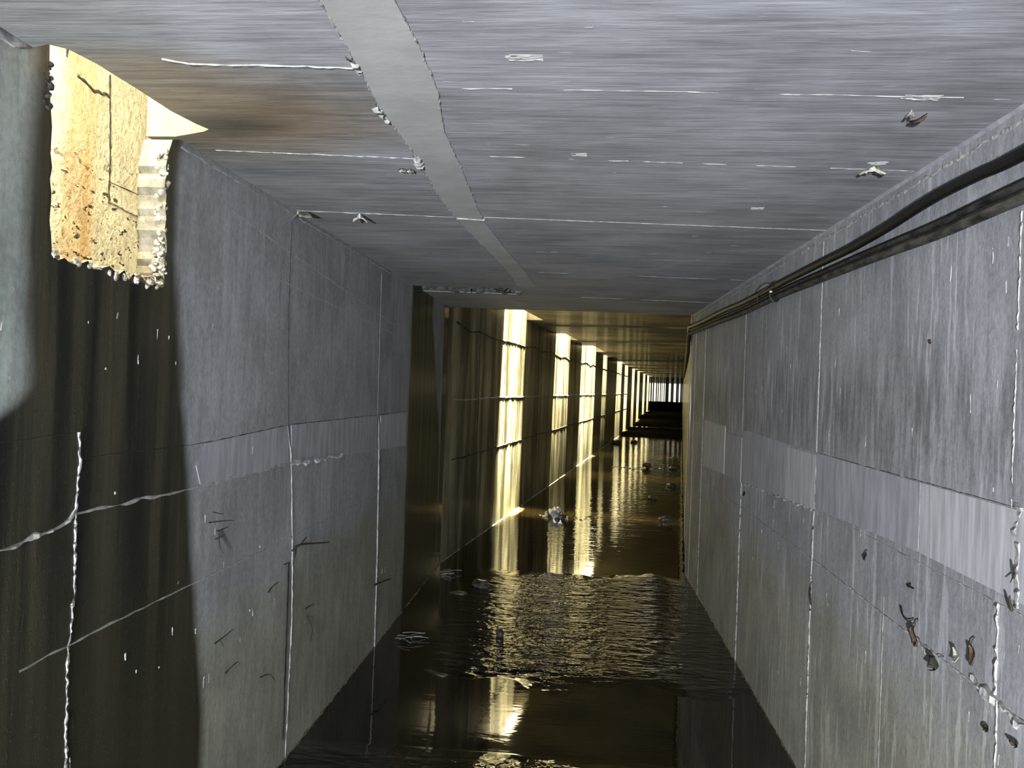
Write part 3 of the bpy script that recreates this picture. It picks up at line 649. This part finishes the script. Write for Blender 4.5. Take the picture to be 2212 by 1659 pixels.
# ---------------------------------------------------------------- stones and scraps in the water
def rock(c, r, sc, mat, label, cat='stone', name='stone', group=None, sharp=.35, seed=0, sub=3):
    bm = bmesh.new(); bmesh.ops.create_icosphere(bm, subdivisions=sub, radius=r)
    for v in bm.verts:
        v.co += noise.noise_vector(v.co / r * 1.6 + Vector((seed * 3.1, 0, 0))) * r * sharp
        v.co = Vector((v.co.x * sc[0], v.co.y * sc[1], v.co.z * sc[2]))
    lo = min(v.co.z for v in bm.verts)
    for v in bm.verts: v.co.z -= lo
    o = link(name, bm, mat, None, sub > 2); o.location = Vector(c); return tag(o, label, cat, group)
rock((-.46, 5.05, -.012), .024, (1.1, 1, 1.2), M_ROCK, 'small black stone standing alone in the rippled water')
rock((-.74, 6.22, -.02), .05, (1.5, 1, .8), M_ROCK, 'dark rounded stone in water near left wall behind the lone small stone', seed=2)
rock((-.88, 6.0, -.01), .03, (2.2, 1, .5), M_ROCK, 'flat dark stone lying left of the rounded stone by left wall', seed=3)
rock((1.16, 9.85, -.012), .06, (1.6, 1, .7), M_ROCK, 'pale rounded stone at the foot of right wall on first silt bar', seed=4)
GD = 'scraps heaped on the first silt bar'
random.seed(21)
place = ['at the left end', 'left of centre', 'in the centre', 'on top of the centre', 'right of centre', 'at the right end']
for i in range(16):
    x = -.42 + i * .042 + random.uniform(-.02, .02); pk = math.exp(-((i - 4.5) / 2.6) ** 2)
    rock((x, 9.75 + random.uniform(-.12, .22), -.012), .018 + .026 * pk, (1.3, 1, .5 + 1.0 * pk), M_DEB if i % 3 else M_ROCK,
         ('shiny wet scrap' if i % 3 else 'dark wet stone') + ' in the glinting heap on the first silt bar', 'scrap' if i % 3 else 'stone', 'wet_scrap' if i % 3 else 'stone',
         GD if i % 3 else 'stones in the heap on the first silt bar', .9, i, 2)
GE = 'scraps in the second glinting patch'
for i in range(12):
    p = T(-1.93 + i * .09, 16.4 + random.uniform(-.25, .25), -.012)
    p = Vector((p.x + .55, p.y, p.z))
    rock(p, .022 if i != 8 else .06, (1.6, 1, .5 if i != 8 else 1.0), M_DEB if i % 2 else M_ROCK,
         'largest dark stone in the second glinting patch of tunnel water' if i == 8 else ('shiny wet scrap' if i % 2 else 'dark wet stone') + ' in the second glinting patch further down the tunnel',
         'scrap' if i % 2 else 'stone', 'wet_scrap' if i % 2 else 'stone', None if i == 8 else (GE if i % 2 else 'dark stones in the second glinting patch'), .9, i, 2)
for i, (X, Y, r, lb_) in enumerate(((-.02, 13.6, .06, 'dark stone at foot of far right wall, nearest of that row'), (-.03, 16.6, .06, 'dark lump of rubble by far right wall, middle of that row'),
                                     (-.03, 18.9, .07, 'dark lump of rubble by far right wall, furthest of that row'), (-1.80, 23.5, .10, 'black rubble lump at foot of far left wall'),
                                     (-1.3, 24.2, .08, 'low black rubble lump out in the water right of the far left lump'), (-.28, 11.9, .05, 'small dark stone in silt off far right wall'))):
    rock(T(X - .1, Y, -.02), r, (1.4, 1, .7), M_ROCK, lb_, seed=10 + i)
for n_, (x, y, s, lb_) in enumerate(((-1.12, 6.55, .05, 'tuft of pale reed scraps caught at left wall foot, further one'), (-1.08, 4.85, .045, 'tuft of pale reed scraps caught at left wall foot, nearer one'))):
    random.seed(50 + n_); bm = bmesh.new()
    for k in range(9):
        a = random.uniform(-.6, .6); l = random.uniform(.05, .16); p0 = Vector((x + random.uniform(-.05, .05), y + random.uniform(-.08, .08), .004 + random.uniform(0, .02)))
        tube(bm, spline([p0, p0 + Vector((l * .5, a * .05, .01)), p0 + Vector((l, a * .12, random.uniform(-.003, .01)))], 4), .0025, 5)
    o = link('reed_tuft', bm, M_SEAM, None, True); recentre(o, (x, y, 0)); tag(o, lb_, 'debris')
